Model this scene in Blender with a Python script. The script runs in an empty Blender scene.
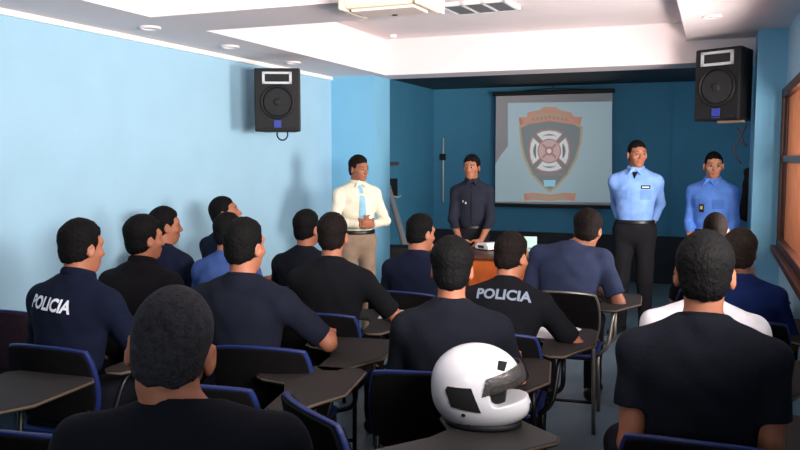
import bpy, bmesh, math, random
import numpy as np
from mathutils import Vector, Matrix
from mathutils.bvhtree import BVHTree

random.seed(7)
SC = bpy.context.scene
COL = SC.collection
PI = math.pi
rad = math.radians

# ------------------------------------------------------------------ camera
FPX = 800.0
YAW, PITCH, EYE = rad(21.45), rad(4.86), 1.6
cam = bpy.data.cameras.new('camera')
cam.sensor_width = 36.0
cam.lens = 36.0 * FPX / 800.0
cam.clip_end = 200
camo = bpy.data.objects.new('camera', cam)
COL.objects.link(camo)
camo.location = (0, 0, EYE)
camo.rotation_euler = (PI / 2 - PITCH, 0, YAW)
SC.camera = camo
_F = np.array([-math.sin(YAW) * math.cos(PITCH), math.cos(YAW) * math.cos(PITCH), -math.sin(PITCH)])
_R = np.array([math.cos(YAW), math.sin(YAW), 0.0])
_U = np.cross(_R, _F)
_C = np.array([0, 0, EYE])


def ray(x, y): return _R * (x - 400) / FPX + _U * (225 - y) / FPX + _F
def at_depth(x, y, d): return _C + ray(x, y) * d
def at_z(x, y, z): r = ray(x, y); return _C + r * ((z - EYE) / r[2])
def at_x(x, y, X): r = ray(x, y); return _C + r * (X / r[0])
def at_y(x, y, Y): r = ray(x, y); return _C + r * (Y / r[1])


# ------------------------------------------------------------------ materials
def srgb(r, g, b):
    def c(v):
        v /= 255.0
        return v / 12.92 if v <= 0.04045 else ((v + 0.055) / 1.055) ** 2.4
    return (c(r), c(g), c(b), 1.0)


def mat(name, col, rough=0.7, metal=0.0, noise=0.0, nscale=8.0, bump=0.0, bscale=60.0, spec=0.4, emit=None, estr=0.0, vcol=False, alpha=1.0, trans=0.0, transl=0.0):
    m = bpy.data.materials.new(name)
    m.use_nodes = True
    nt = m.node_tree
    b = nt.nodes['Principled BSDF']
    b.inputs['Roughness'].default_value = rough
    b.inputs['Metallic'].default_value = metal
    b.inputs['Specular IOR Level'].default_value = spec
    b.inputs['Base Color'].default_value = col
    tc = nt.nodes.new('ShaderNodeTexCoord')
    if vcol:
        a = nt.nodes.new('ShaderNodeVertexColor')
        a.layer_name = 'tint'
        nt.links.new(a.outputs['Color'], b.inputs['Base Color'])
    elif noise > 0:
        n = nt.nodes.new('ShaderNodeTexNoise')
        n.inputs['Scale'].default_value = nscale
        n.inputs['Detail'].default_value = 5
        nt.links.new(tc.outputs['Object'], n.inputs['Vector'])
        r = nt.nodes.new('ShaderNodeValToRGB')
        r.color_ramp.elements[0].position = 0.3
        r.color_ramp.elements[1].position = 0.7
        r.color_ramp.elements[0].color = tuple(c * (1 - noise) for c in col[:3]) + (1,)
        r.color_ramp.elements[1].color = tuple(min(1, c * (1 + noise)) for c in col[:3]) + (1,)
        nt.links.new(n.outputs['Fac'], r.inputs['Fac'])
        nt.links.new(r.outputs['Color'], b.inputs['Base Color'])
    if bump > 0:
        n2 = nt.nodes.new('ShaderNodeTexNoise')
        n2.inputs['Scale'].default_value = bscale
        n2.inputs['Detail'].default_value = 3
        nt.links.new(tc.outputs['Object'], n2.inputs['Vector'])
        bp = nt.nodes.new('ShaderNodeBump')
        bp.inputs['Strength'].default_value = bump
        bp.inputs['Distance'].default_value = 0.01
        nt.links.new(n2.outputs['Fac'], bp.inputs['Height'])
        nt.links.new(bp.outputs['Normal'], b.inputs['Normal'])
    if emit:
        b.inputs['Emission Color'].default_value = emit
        b.inputs['Emission Strength'].default_value = estr
    if alpha < 1: b.inputs['Alpha'].default_value = alpha
    if trans > 0: b.inputs['Transmission Weight'].default_value = trans
    if transl > 0:
        t = nt.nodes.new('ShaderNodeBsdfTranslucent')
        t.inputs['Color'].default_value = col
        mx = nt.nodes.new('ShaderNodeMixShader')
        mx.inputs['Fac'].default_value = transl
        out = nt.nodes['Material Output']
        nt.links.new(b.outputs[0], mx.inputs[1])
        nt.links.new(t.outputs[0], mx.inputs[2])
        nt.links.new(mx.outputs[0], out.inputs['Surface'])
    return m


M = {}
M['wall'] = mat('pale_blue_paint', srgb(156, 196, 217), 0.75, noise=0.03, nscale=3, bump=0.06, bscale=25)
M['pillar'] = mat('sky_blue_paint', srgb(122, 184, 216), 0.7, noise=0.03, nscale=3, bump=0.05, bscale=25)
M['stage'] = mat('teal_paint', srgb(58, 124, 156), 0.7, noise=0.05, nscale=3, bump=0.05, bscale=25)
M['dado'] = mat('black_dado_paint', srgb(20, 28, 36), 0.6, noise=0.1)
M['ceil'] = mat('white_plaster', srgb(236, 223, 223), 0.85, noise=0.02, nscale=2, bump=0.04, bscale=30)
M['trim'] = mat('white_trim_paint', srgb(245, 244, 240), 0.6)
M['floor'] = mat('blue_grey_floor', srgb(92, 110, 122), 0.45, noise=0.12, nscale=3, bump=0.03, bscale=40)
M['wood'] = mat('brown_wood', srgb(74, 40, 26), 0.45, noise=0.25, nscale=14, bump=0.1)
M['deskwood'] = mat('orange_wood', srgb(176, 84, 34), 0.4, noise=0.18, nscale=10)
M['slat'] = mat('tan_slat', srgb(178, 112, 78), 0.6, noise=0.12, nscale=9, transl=0.15)
M['tablet'] = mat('dark_laminate', srgb(24, 18, 16), 0.75, noise=0.15, nscale=12)
M['tabletgrey'] = mat('grey_laminate', srgb(46, 44, 44), 0.5, noise=0.1, nscale=12)
M['edge'] = mat('pale_edge_band', srgb(80, 68, 56), 0.6)
M['bracket'] = mat('light_brown_bracket', srgb(140, 118, 96), 0.6)
M['blueplastic'] = mat('blue_plastic', srgb(16, 34, 88), 0.5)
M['blackcloth'] = mat('black_upholstery', srgb(11, 10, 12), 0.95, spec=.1, noise=0.2, nscale=30, bump=0.2, bscale=120)
M['maroon'] = mat('dark_maroon_upholstery', srgb(44, 22, 34), 0.95, noise=0.2, nscale=30, bump=0.2, bscale=120)
M['blackmetal'] = mat('black_steel', srgb(14, 14, 16), 0.4, metal=0.3)
M['greymetal'] = mat('grey_steel', srgb(120, 116, 110), 0.35, metal=0.6)
M['black'] = mat('black_plastic', srgb(12, 12, 14), 0.6, noise=0.1)
M['grille'] = mat('dark_grille', srgb(30, 30, 32), 0.7, bump=0.5, bscale=300)
M['white'] = mat('white_plastic', srgb(238, 238, 238), 0.35)
M['silver'] = mat('silver_plastic', srgb(200, 205, 210), 0.4, metal=0.2)
M['bluelogo'] = mat('blue_badge', srgb(44, 60, 150), 0.5)
M['cream'] = mat('cream_plastic', srgb(226, 213, 186), 0.5)
M['pinkish'] = mat('pale_pink_plastic', srgb(230, 212, 200), 0.5)
M['grey'] = mat('grey_plastic', srgb(120, 122, 126), 0.5)
M['lightgrey'] = mat('light_grey_plastic', srgb(190, 196, 196), 0.45)
M['shell'] = mat('white_helmet_gloss', srgb(212, 212, 217), 0.18, spec=0.6)
M['visor'] = mat('smoked_visor', srgb(70, 66, 64), 0.08, alpha=0.62, spec=0.8)
M['liner'] = mat('dark_liner', srgb(10, 10, 12), 0.9)
M['paper'] = mat('white_paper', srgb(235, 235, 240), 0.8)
M['greenpaper'] = mat('pale_green_paper', srgb(170, 205, 195), 0.8)
M['letter'] = mat('white_print', srgb(222, 228, 236), 0.7)
M['greyletter'] = mat('grey_print', srgb(112, 124, 140), 0.7)
M['skin'] = mat('skin', srgb(180, 120, 90), 0.55, vcol=True, spec=0.3)
M['eye'] = mat('eye', (1, 1, 1, 1), 0.2, vcol=True)
M['hair'] = mat('black_hair', srgb(9, 8, 9), 0.75, noise=0.4, nscale=60, bump=0.5, bscale=140)
M['hairbrown'] = mat('dark_brown_hair', srgb(19, 13, 11), 0.75, noise=0.4, nscale=60, bump=0.5, bscale=140)
M['hairgrey'] = mat('grey_brown_hair', srgb(48, 40, 34), 0.75, noise=0.45, nscale=50, bump=0.5, bscale=140)
M['haircrop'] = mat('cropped_grey_black_hair', srgb(42, 42, 47), 0.8, noise=0.45, nscale=70, bump=0.7, bscale=160)
M['shoe'] = mat('dark_leather', srgb(26, 22, 22), 0.4)
M['belt'] = mat('black_leather_belt', srgb(16, 14, 14), 0.4)
M['screen'] = mat('screen_fabric', srgb(172, 172, 176), 0.9)


for k in ('hair', 'hairbrown', 'hairgrey', 'haircrop'):
    M[k].node_tree.nodes['Principled BSDF'].inputs['Specular IOR Level'].default_value = 0.12


def cloth(name, r, g, b): return mat(name, srgb(r, g, b), 0.92, noise=0.12, nscale=14, bump=0.18, bscale=90, spec=0.15)


# ------------------------------------------------------------------ object helpers
def tag(o, label=None, cat=None, group=None, kind=None):
    if label: o['label'] = label
    if cat: o['category'] = cat
    if group: o['group'] = group
    if kind: o['kind'] = kind
    return o


def empty(name, loc=(0, 0, 0), rz=0.0, label=None, cat=None, group=None):
    o = bpy.data.objects.new(name, None)
    o.empty_display_size = 0.1
    COL.objects.link(o)
    o.location = tuple(loc)
    o.rotation_euler = (0, 0, rz)
    return tag(o, label, cat, group)


def link_mesh(name, me, m, parent=None, smooth=False, bevel=0):
    o = bpy.data.objects.new(name, me)
    COL.objects.link(o)
    if m is not None: me.materials.append(m)
    if smooth:
        me.polygons.foreach_set('use_smooth', [True] * len(me.polygons))
    if parent is not None: o.parent = parent
    if bevel:
        b = o.modifiers.new('bevel', 'BEVEL')
        b.width = bevel; b.segments = 2; b.limit_method = 'ANGLE'
    return o


def obj(name, bm, m, parent=None, smooth=False, bevel=0):
    me = bpy.data.meshes.new(name)
    bmesh.ops.recalc_face_normals(bm, faces=bm.faces)
    bm.to_mesh(me)
    bm.free()
    return link_mesh(name, me, m, parent, smooth, bevel)


def box(bm, x0, x1, y0, y1, z0, z1, mtx=None):
    vs = [bm.verts.new(Vector(p) if mtx is None else mtx @ Vector(p)) for p in
          ((x0, y0, z0), (x1, y0, z0), (x1, y1, z0), (x0, y1, z0), (x0, y0, z1), (x1, y0, z1), (x1, y1, z1), (x0, y1, z1))]
    for f in ((0, 3, 2, 1), (4, 5, 6, 7), (0, 1, 5, 4), (1, 2, 6, 5), (2, 3, 7, 6), (3, 0, 4, 7)):
        bm.faces.new([vs[i] for i in f])
    return bm


def bx(x0, x1, y0, y1, z0, z1, mtx=None): return box(bmesh.new(), x0, x1, y0, y1, z0, z1, mtx)


def tube(bm, pts, r, seg=10, closed=False):
    pts = [Vector(p) for p in pts]
    n = len(pts)
    rings = []
    up = None
    for i, p in enumerate(pts):
        if closed: t = (pts[(i + 1) % n] - pts[i - 1]).normalized()
        else: t = (pts[min(i + 1, n - 1)] - pts[max(i - 1, 0)]).normalized()
        if up is None:
            up = Vector((0, 0, 1)) if abs(t.z) < 0.9 else Vector((0, 1, 0))
        u = t.cross(up).normalized()
        up = u.cross(t).normalized()
        rr = r[i] if isinstance(r, (list, tuple)) else r
        rings.append([bm.verts.new(p + (u * math.cos(a) + up * math.sin(a)) * rr) for a in [2 * PI * k / seg for k in range(seg)]])
    for i in range(n if closed else n - 1):
        a, b = rings[i], rings[(i + 1) % n]
        for k in range(seg): bm.faces.new((a[k], a[(k + 1) % seg], b[(k + 1) % seg], b[k]))
    if not closed:
        bm.faces.new(rings[0][::-1]); bm.faces.new(rings[-1])
    return bm


def arc_path(pts, r=0.05, n=5):
    """polyline with rounded corners"""
    pts = [Vector(p) for p in pts]
    out = [pts[0]]
    for i in range(1, len(pts) - 1):
        a, b, c = pts[i - 1], pts[i], pts[i + 1]
        d1 = (a - b).normalized(); d2 = (c - b).normalized()
        p1 = b + d1 * min(r, (a - b).length * .45); p2 = b + d2 * min(r, (c - b).length * .45)
        for k in range(n + 1):
            t = k / n
            out.append(p1 * (1 - t) ** 2 + b * 2 * t * (1 - t) + p2 * t * t)
    out.append(pts[-1])
    return out


def prism(bm, poly, z0, z1, mtx=None):
    """extrude a 2-D outline between two heights"""
    f = (lambda p: Vector(p)) if mtx is None else (lambda p: mtx @ Vector(p))
    lo = [bm.verts.new(f((x, y, z0))) for x, y in poly]
    hi = [bm.verts.new(f((x, y, z1))) for x, y in poly]
    bm.faces.new(lo[::-1]); bm.faces.new(hi)
    n = len(poly)
    for i in range(n): bm.faces.new((lo[i], lo[(i + 1) % n], hi[(i + 1) % n], hi[i]))
    return bm


def disc(bm, c, ax, r, h, seg=28, r2=None):
    c = Vector(c); ax = Vector(ax).normalized()
    q = ax.to_track_quat('Z', 'Y').to_matrix().to_4x4()
    bmesh.ops.create_cone(bm, cap_ends=True, segments=seg, radius1=r, radius2=r if r2 is None else r2, depth=h, matrix=Matrix.Translation(c) @ q)
    return bm


def round_poly(w, h, r, n=5):
    out = []
    for cx, cy, a0 in ((w / 2 - r, h / 2 - r, 0), (-w / 2 + r, h / 2 - r, 90), (-w / 2 + r, -h / 2 + r, 180), (w / 2 - r, -h / 2 + r, 270)):
        for k in range(n + 1):
            a = rad(a0 + 90 * k / n)
            out.append((cx + r * math.cos(a), cy + r * math.sin(a)))
    return out


def copy_tree(o, parent=None):
    c = o.copy()
    COL.objects.link(c)
    c.parent = parent
    for ch in list(o.children): copy_tree(ch, c)
    return c


# ------------------------------------------------------------------ signed-distance surfaces
V3 = lambda *a: np.array(a, dtype=np.float64)


def nrm(v): return v / (np.linalg.norm(v) + 1e-12)


def rot(axis, deg):
    return np.array(Matrix.Rotation(rad(deg), 3, axis))


class Field:
    def __init__(s, lo, hi, h):
        s.lo = np.array(lo, dtype=np.float64); s.h = h
        s.n = np.ceil((np.array(hi) - s.lo) / h).astype(int) + 1
        s.D = np.full(tuple(s.n), 1.0, dtype=np.float32)

    def _blk(s, lo, hi):
        i0 = np.clip(np.floor((np.array(lo) - s.lo) / s.h).astype(int), 0, s.n)
        i1 = np.clip(np.ceil((np.array(hi) - s.lo) / s.h).astype(int) + 1, 0, s.n)
        if np.any(i1 <= i0): return None
        sl = tuple(slice(a, b) for a, b in zip(i0, i1))
        ax = [(s.lo[k] + s.h * np.arange(i0[k], i1[k])).astype(np.float32) for k in range(3)]
        return sl, np.meshgrid(*ax, indexing='ij', sparse=True)

    def _mix(s, sl, d, k, op):
        D = s.D[sl]
        if op == 'sub':
            s.D[sl] = np.maximum(D, -d)
            return
        if k > 0:
            hh = np.clip(k - np.abs(D - d), 0, None) / k
            s.D[sl] = np.minimum(D, d) - hh * hh * (k * 0.25)
        else: s.D[sl] = np.minimum(D, d)

    def cone(s, a, b, ra, rb, k=0.0, op='add', flat=None):
        a = np.asarray(a, float); b = np.asarray(b, float)
        m = max(ra, rb) + k + 3 * s.h + 0.005
        r = s._blk(np.minimum(a, b) - m, np.maximum(a, b) + m)
        if r is None: return
        sl, (X, Y, Z) = r
        ab = b - a; L2 = float(ab @ ab) + 1e-9
        px, py, pz = X - a[0], Y - a[1], Z - a[2]
        t0 = (px * ab[0] + py * ab[1] + pz * ab[2]) / L2
        t = np.clip(t0, 0, 1)
        d = np.sqrt((px - t * ab[0]) ** 2 + (py - t * ab[1]) ** 2 + (pz - t * ab[2]) ** 2) - (ra + (rb - ra) * t)
        if flat:   # end cut square at b
            d = np.maximum(d, (t0 - 1) * math.sqrt(L2))
        s._mix(sl, d.astype(np.float32), k, op)

    def ell(s, c, r, R=None, k=0.0, op='add'):
        c = np.asarray(c, float); r = np.asarray(r, float)
        R = np.eye(3) if R is None else R
        ext = np.sqrt(((R * r) ** 2).sum(axis=1)) + k + 3 * s.h + 0.004
        q = s._blk(c - ext, c + ext)
        if q is None: return
        sl, (X, Y, Z) = q
        p = [X - c[0], Y - c[1], Z - c[2]]
        l = [R[0, i] * p[0] + R[1, i] * p[1] + R[2, i] * p[2] for i in range(3)]
        k0 = np.sqrt(sum((l[i] / r[i]) ** 2 for i in range(3)))
        k1 = np.sqrt(sum((l[i] / r[i] ** 2) ** 2 for i in range(3))) + 1e-6
        d = np.where(k0 < 1e-3, -min(r), k0 * (k0 - 1) / k1)
        s._mix(sl, d.astype(np.float32), k, op)

    def rbox(s, c, hs, R=None, rr=0.005, k=0.0, op='add'):
        c = np.asarray(c, float); hs = np.asarray(hs, float)
        R = np.eye(3) if R is None else R
        ext = np.abs(R) @ hs + k + 3 * s.h + 0.004
        q = s._blk(c - ext, c + ext)
        if q is None: return
        sl, (X, Y, Z) = q
        p = [X - c[0], Y - c[1], Z - c[2]]
        l = [np.abs(R[0, i] * p[0] + R[1, i] * p[1] + R[2, i] * p[2]) - hs[i] + rr for i in range(3)]
        d = np.sqrt(sum(np.maximum(v, 0) ** 2 for v in l)) + np.minimum(np.maximum(np.maximum(l[0], l[1]), l[2]), 0) - rr
        s._mix(sl, d.astype(np.float32), k, op)

    def torus(s, c, R, rx, ry, r, k=0.0):
        c = np.asarray(c, float)
        ext = np.ones(3) * (max(rx, ry) + r + k + 3 * s.h)
        q = s._blk(c - ext, c + ext)
        sl, (X, Y, Z) = q
        p = [X - c[0], Y - c[1], Z - c[2]]
        l = [R[0, i] * p[0] + R[1, i] * p[1] + R[2, i] * p[2] for i in range(3)]
        e = np.sqrt((l[0] / rx) ** 2 + (l[1] / ry) ** 2)
        d = np.sqrt(((e - 1) * (rx + ry) / 2) ** 2 + (l[2] * .55) ** 2) - r
        s._mix(sl, d.astype(np.float32), k, 'add')

    def grid(s):
        ax = [(s.lo[k] + s.h * np.arange(s.n[k])).astype(np.float32) for k in range(3)]
        return np.meshgrid(*ax, indexing='ij', sparse=True)

    def cut(s, p, n):
        """keep the side against n"""
        X, Y, Z = s.grid()
        n = nrm(np.asarray(n, float))
        s.D = np.maximum(s.D, ((X - p[0]) * n[0] + (Y - p[1]) * n[1] + (Z - p[2]) * n[2]).astype(np.float32))

    def folds(s, amp, seed=0, f=55.0):
        X, Y, Z = s.grid()
        a = seed * 1.7
        w = np.sin(X * 21 + Z * 9 + a) + np.sin(Y * 17 - Z * 13 + 2.1 * a)
        d = np.sin(Z * f * .6 + X * f * .55 + 1.6 * w + a) * .6 + np.sin(Z * f * .8 - X * f * .5 + Y * f * .6 + 1.3 * w + 3 * a) * .4
        s.D = (s.D + amp * d).astype(np.float32)

    def mesh(s):
        D = s.D.copy()
        for a in range(3):
            i = [slice(None)] * 3; i[a] = 0; D[tuple(i)] = 1
            i[a] = -1; D[tuple(i)] = 1
        S = D < 0
        cnt = np.zeros(tuple(s.n - 1), dtype=np.int8)
        for dx in (0, 1):
            for dy in (0, 1):
                for dz in (0, 1):
                    cnt += S[dx:dx + cnt.shape[0], dy:dy + cnt.shape[1], dz:dz + cnt.shape[2]]
        act = (cnt > 0) & (cnt < 8)
        I = np.argwhere(act)
        idx = np.full(cnt.shape, -1, dtype=np.int32)
        idx[act] = np.arange(len(I))
        acc = np.zeros((len(I), 3)); num = np.zeros(len(I))
        cs = [(0, 0, 0), (1, 0, 0), (0, 1, 0), (1, 1, 0), (0, 0, 1), (1, 0, 1), (0, 1, 1), (1, 1, 1)]
        val = [D[I[:, 0] + c[0], I[:, 1] + c[1], I[:, 2] + c[2]].astype(np.float64) for c in cs]
        for a in range(8):
            for b in range(a + 1, 8):
                df = np.abs(np.array(cs[a]) - np.array(cs[b]))
                if df.sum() != 1: continue
                m = (val[a] < 0) != (val[b] < 0)
                t = np.where(m, val[a] / np.where(m, val[a] - val[b], 1), 0)
                p = np.array(cs[a]) + t[:, None] * (np.array(cs[b]) - np.array(cs[a]))
                acc += np.where(m[:, None], p, 0); num += m
        V = s.lo + s.h * (I + acc / np.maximum(num, 1)[:, None])
        Q = []
        for a in range(3):
            b, c = (a + 1) % 3, (a + 2) % 3
            sl0 = [slice(None)] * 3; sl1 = [slice(None)] * 3
            sl0[a] = slice(0, -1); sl1[a] = slice(1, None)
            A, B = S[tuple(sl0)], S[tuple(sl1)]
            E = np.argwhere(A != B)
            if len(E) == 0: continue
            inside = A[E[:, 0], E[:, 1], E[:, 2]]
            q = []
            for ob, oc in ((-1, -1), (0, -1), (0, 0), (-1, 0)):
                e = E.copy(); e[:, b] += ob; e[:, c] += oc
                q.append(idx[e[:, 0], e[:, 1], e[:, 2]])
            q = np.stack(q, 1)
            q[~inside] = q[~inside][:, ::-1]
            Q.append(q)
        Q = np.concatenate(Q)
        return V, Q[(Q >= 0).all(1)]


def mesh_from(name, V, Q):
    me = bpy.data.meshes.new(name)
    me.vertices.add(len(V)); me.vertices.foreach_set('co', V.astype(np.float32).ravel())
    me.loops.add(len(Q) * 4); me.loops.foreach_set('vertex_index', Q.astype(np.int32).ravel())
    me.polygons.add(len(Q))
    me.polygons.foreach_set('loop_start', np.arange(0, len(Q) * 4, 4, dtype=np.int32))
    me.polygons.foreach_set('loop_total', np.full(len(Q), 4, dtype=np.int32))
    me.polygons.foreach_set('use_smooth', np.ones(len(Q), dtype=bool))
    me.update(calc_edges=True)
    return me


def field_obj(name, F, m, parent=None):
    V, Q = F.mesh()
    o = link_mesh(name, mesh_from(name, V, Q), m, parent)
    return o, V, Q


def set_tint(me, rgb):
    a = me.color_attributes.new('tint', 'FLOAT_COLOR', 'POINT')
    a.data.foreach_set('color', np.concatenate([rgb, np.ones((len(rgb), 1))], 1).astype(np.float32).ravel())


# ------------------------------------------------------------------ people
def ik(S, W, l1, l2, pole):
    v = W - S; d = np.linalg.norm(v)
    if d > (l1 + l2) * .995:
        W = S + v / d * (l1 + l2) * .995; v = W - S; d = np.linalg.norm(v)
    u = v / d
    a = (l1 * l1 - l2 * l2 + d * d) / (2 * d)
    h = math.sqrt(max(l1 * l1 - a * a, 0))
    p = np.asarray(pole, float); p = nrm(p - u * (p @ u))
    return S + u * a + p * h, W


def add_hand(F, W, f, n, left, curl=25, spread=1.0):
    f = nrm(f); n = nrm(n - f * (n @ f)); t = np.cross(f, n) * (-1 if left else 1)
    F.ell(W + f * .048, (.040, .055, .017), np.stack([t, f, n], 1), k=.02)
    F.cone(W + f * .035 + t * .012, W + f * .09 + t * .012, .02, .014, k=.015)
    for off, L, cc in ((.031, .072, 0), (.0105, .08, 4), (-.0105, .075, 7), (-.031, .06, 11)):
        p = W + f * .088 + t * off * spread
        ang = 0.0
        for sgm, fr in enumerate((.45, .31, .24)):
            ang += rad(curl + cc)
            q = p + (f * math.cos(ang) + n * math.sin(ang) + t * off * .6) * L * fr
            F.cone(p, q, .0095 - .0008 * sgm, .0088 - .0009 * sgm, k=.003)
            p = q
    p = W + f * .028 + t * .03
    q = p + nrm(f * .62 + t * .7 + n * .3) * .045
    F.cone(p, q, .014, .0105, k=.01)
    F.cone(q, q + nrm(f * .85 + t * .25 + n * .4) * .032, .0105, .0085, k=.003)


SKIN = dict(tan=np.array(srgb(156, 100, 76)[:3]), dark=np.array(srgb(138, 90, 70)[:3]), fair=np.array(srgb(188, 130, 102)[:3]))


def seated(lean=6, side=0, twist=0, rw=(.26, .34, .775), lw=(-.20, .36, .66), hy=0, hp=0, hr=0, knee=.12, **kw):
    J = dict(B=V3(0, 0, .55), a=nrm(rot('Y', side) @ rot('X', -lean) @ V3(0, 0, 1)), twist=twist, rw=V3(*rw), lw=V3(*lw),
             hip=.09, head=(hy, hp, hr), seated=True)
    for s, nm in ((1, 'R'), (-1, 'L')):
        J['hip' + nm] = V3(.09 * s, .0, .545)
        J['kn' + nm] = V3(knee * s * 1.25, .43, .545)
        J['an' + nm] = V3(knee * s * 1.2, .40 + (.06 if s > 0 else -.04), .09)
        J['toe' + nm] = J['an' + nm] + V3(.02 * s, .15, -.06)
    J.update(kw)
    return J


def standing(lean=0, side=0, twist=0, rw=(.22, .05, .82), lw=(-.22, .05, .82), hy=0, hp=0, hr=0, feet=.11, **kw):
    J = dict(B=V3(0, 0, .93), a=nrm(rot('Y', side) @ rot('X', -lean) @ V3(0, 0, 1)), twist=twist, rw=V3(*rw), lw=V3(*lw),
             hip=.09, head=(hy, hp, hr), seated=False)
    for s, nm in ((1, 'R'), (-1, 'L')):
        J['hip' + nm] = V3(.088 * s, 0, .91)
        J['kn' + nm] = V3(.10 * s, .015, .49)
        J['an' + nm] = V3(feet * s, -.02, .085)
        J['toe' + nm] = J['an' + nm] + V3(.04 * s, .155, -.055)
    J.update(kw)
    return J


def torso_prims(F, J, g, w, k=.05, hips=True):
    B, a, s, f = J['B'], J['a'], J['s'], J['f']
    R = np.stack([s, f, a], 1)
    R0 = np.stack([V3(1, 0, 0), V3(0, 1, 0), V3(0, 0, 1)], 1)
    bl = J.get('belly', 0)
    if hips: F.ell(B + V3(0, -.01, .0), (.158 * w + g, .115 * w + g, .125 + g), R0, k)
    F.ell(B + a * .19 + f * (.005 + bl * .4), (.140 * w + g, .100 * w + g + bl, .15 + g), R, k)
    F.ell(B + a * .34 + f * .0, (.163 * w + g, .112 * w + g + bl * .3, .155 + g), R, k)
    F.ell(B + a * .405 - f * .012, (.168 * w + g, .09 * w + g, .09 + g), R, k)
    N = J['N']
    for S in (J['shR'], J['shL']):
        F.cone(N - a * .016 - f * .008, S, .044 + g, .050 * w + g * .85, k)
    return R


def build_person(name, J, label, loc, yaw, scale=1.0, width=1.0, skin='tan', shirt=None, sleeve=.84, sleeve_len=None, trousers=None,
                 hair='hair', hair_style='short', collar=None, h=.0068, group=None, shoes=True, face=False, tuck=False, folds=.0025, seed=1,
                 legs=True, undershirt=None, bun=False):
    root = empty(name, loc, yaw, label, 'person', group)
    root.scale = (scale,) * 3
    a = J['a']
    s = nrm(np.cross(V3(0, 1, 0), a)); s = rot('Z', J['twist']) @ s; s = nrm(s - a * (s @ a))
    f = np.cross(a, s)
    J['s'], J['f'] = s, f
    B = J['B']; N = B + a * .53; J['N'] = N
    sw = J.get('sw', .172) * width
    drop = J.get('shrug', 0)
    J['shR'] = N - a * (.098 - drop) + s * sw
    J['shL'] = N - a * (.098 - drop) - s * sw
    hy, hp, hr = J['head']
    HR = np.stack([s, f, nrm(a * .5 + V3(0, 0, 1) * .5)], 1)
    yv = nrm(f - V3(0, 0, 1) * 0)
    base = np.stack([s, f, a], 1)
    # head turns around the vertical, tilts, rolls
    Hm = rot('Z', hy + J['twist']) @ rot('X', hp) @ rot('Y', hr)
    HC = N + nrm(a * .6 + V3(0, 0, .4)) * J.get('nk', .053) + (Hm @ V3(0, .022, .085)) + V3(J.get('hs', 0), 0, -.3 * J.get('hs', 0))
    J['HC'], J['Hm'] = HC, Hm
    hl = lambda x, y, z: HC + Hm @ V3(x, y, z)
    la, lf = .285, .255
    eR, wR = ik(J['shR'], J['rw'], la, lf, J.get('poleR', V3(.28, -.5, -.8)))
    eL, wL = ik(J['shL'], J['lw'], la, lf, J.get('poleL', V3(-.28, -.5, -.8)))
    J['eR'], J['eL'], J['rwf'], J['lwf'] = eR, eL, wR, wL
    allp = [B, N, HC + V3(0, 0, .1), eR, eL, wR, wL] + [J[k + n] for k in ('hip', 'kn', 'an', 'toe') for n in 'RL']
    lo = np.min(allp, 0) - .26; hi = np.max(allp, 0) + .26
    lo[2] = max(lo[2], -.02)
    hi[2] = HC[2] + .16
    # ---- body: one continuous surface
    F = Field(lo, hi, h)
    torso_prims(F, J, -.004, width)
    for n in 'RL':
        F.cone(J['hip' + n], J['kn' + n], .078 * width, .053, .04)
        F.cone(J['kn' + n], J['an' + n], .052, .034, .03)
        kn, an = J['kn' + n], J['an' + n]
        F.ell(kn + (an - kn) * .3 + V3(0, -.018, 0), (.048, .05, .10), None, .03)
        F.cone(an + V3(0, -.03, -.045), J['toe' + n], .032, .026, .03)
    for S, E, W in ((J['shR'], eR, wR), (J['shL'], eL, wL)):
        F.cone(S, E, .049 * (.5 + .5 * width), .037, .03)
        F.cone(E, E + (W - E) * .35, .037, .0365, .02)
        F.cone(E + (W - E) * .3, W, .0365, .025, .02)
    nb = N - a * .02
    F.cone(nb, hl(0, -.028, -.06), .058 * (.6 + .4 * width), .053, .03)
    # head
    F.ell(hl(0, -.012, .026), (.0715, .093, .096), Hm, .01)
    F.ell(hl(0, .020, -.03), (.0585, .070, .078), Hm, .03)
    F.ell(hl(0, .048, -.086), (.030, .034, .027), Hm, .03)
    F.ell(hl(0, .066, .034), (.055, .022, .02), Hm, .02)
    if face or True:
        for sx in (1, -1):
            F.ell(hl(.031 * sx, .098, .008), (.019, .018, .012), Hm, op='sub')
            F.ell(hl(.042 * sx, .056, -.022), (.022, .022, .018), Hm, .015)
        F.cone(hl(0, .086, .014), hl(0, .104, -.026), .008, .0125, .008)
        for sx in (1, -1): F.ell(hl(.012 * sx, .098, -.031), (.009, .010, .008), Hm, .006)
        F.ell(hl(0, .083, -.055), (.025, .012, .0065), Hm, .006)
        F.ell(hl(0, .082, -.067), (.021, .012, .007), Hm, .006)
    for sx in (1, -1):
        Re = Hm @ rot('Z', -25 * sx)
        F.ell(hl(.078 * sx, -.012, -.006), (.009, .020, .033), Re, .006)
        F.ell(hl(.087 * sx, -.010, .0), (.006, .011, .018), Re, op='sub')
    # hands
    hd = J.get('hands', {})
    for n, E, W in (('R', eR, wR), ('L', eL, wL)):
        d = hd.get(n, {})
        fd = V3(*d['f']) if 'f' in d else (W - E)
        nd = V3(*d['n']) if 'n' in d else V3(0, 0, -1)
        add_hand(F, W, fd, nd, n == 'L', d.get('curl', 22))
    o, V, Q = field_obj('body', F, M['skin'], root)
    # colour of lips, brows, nails
    L = (V - HC) @ Hm
    base_c = SKIN[skin]
    rgb = np.tile(base_c, (len(V), 1))
    def blend(mask, c): rgb[:] = rgb * (1 - mask[:, None]) + np.array(c) * mask[:, None]
    def ellm(c, r): return np.clip(1.6 - 1.6 * np.sqrt((((L - np.array(c)) / np.array(r)) ** 2).sum(1)), 0, 1)
    inhead = (np.abs(L[:, 2]) < .14)
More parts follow.
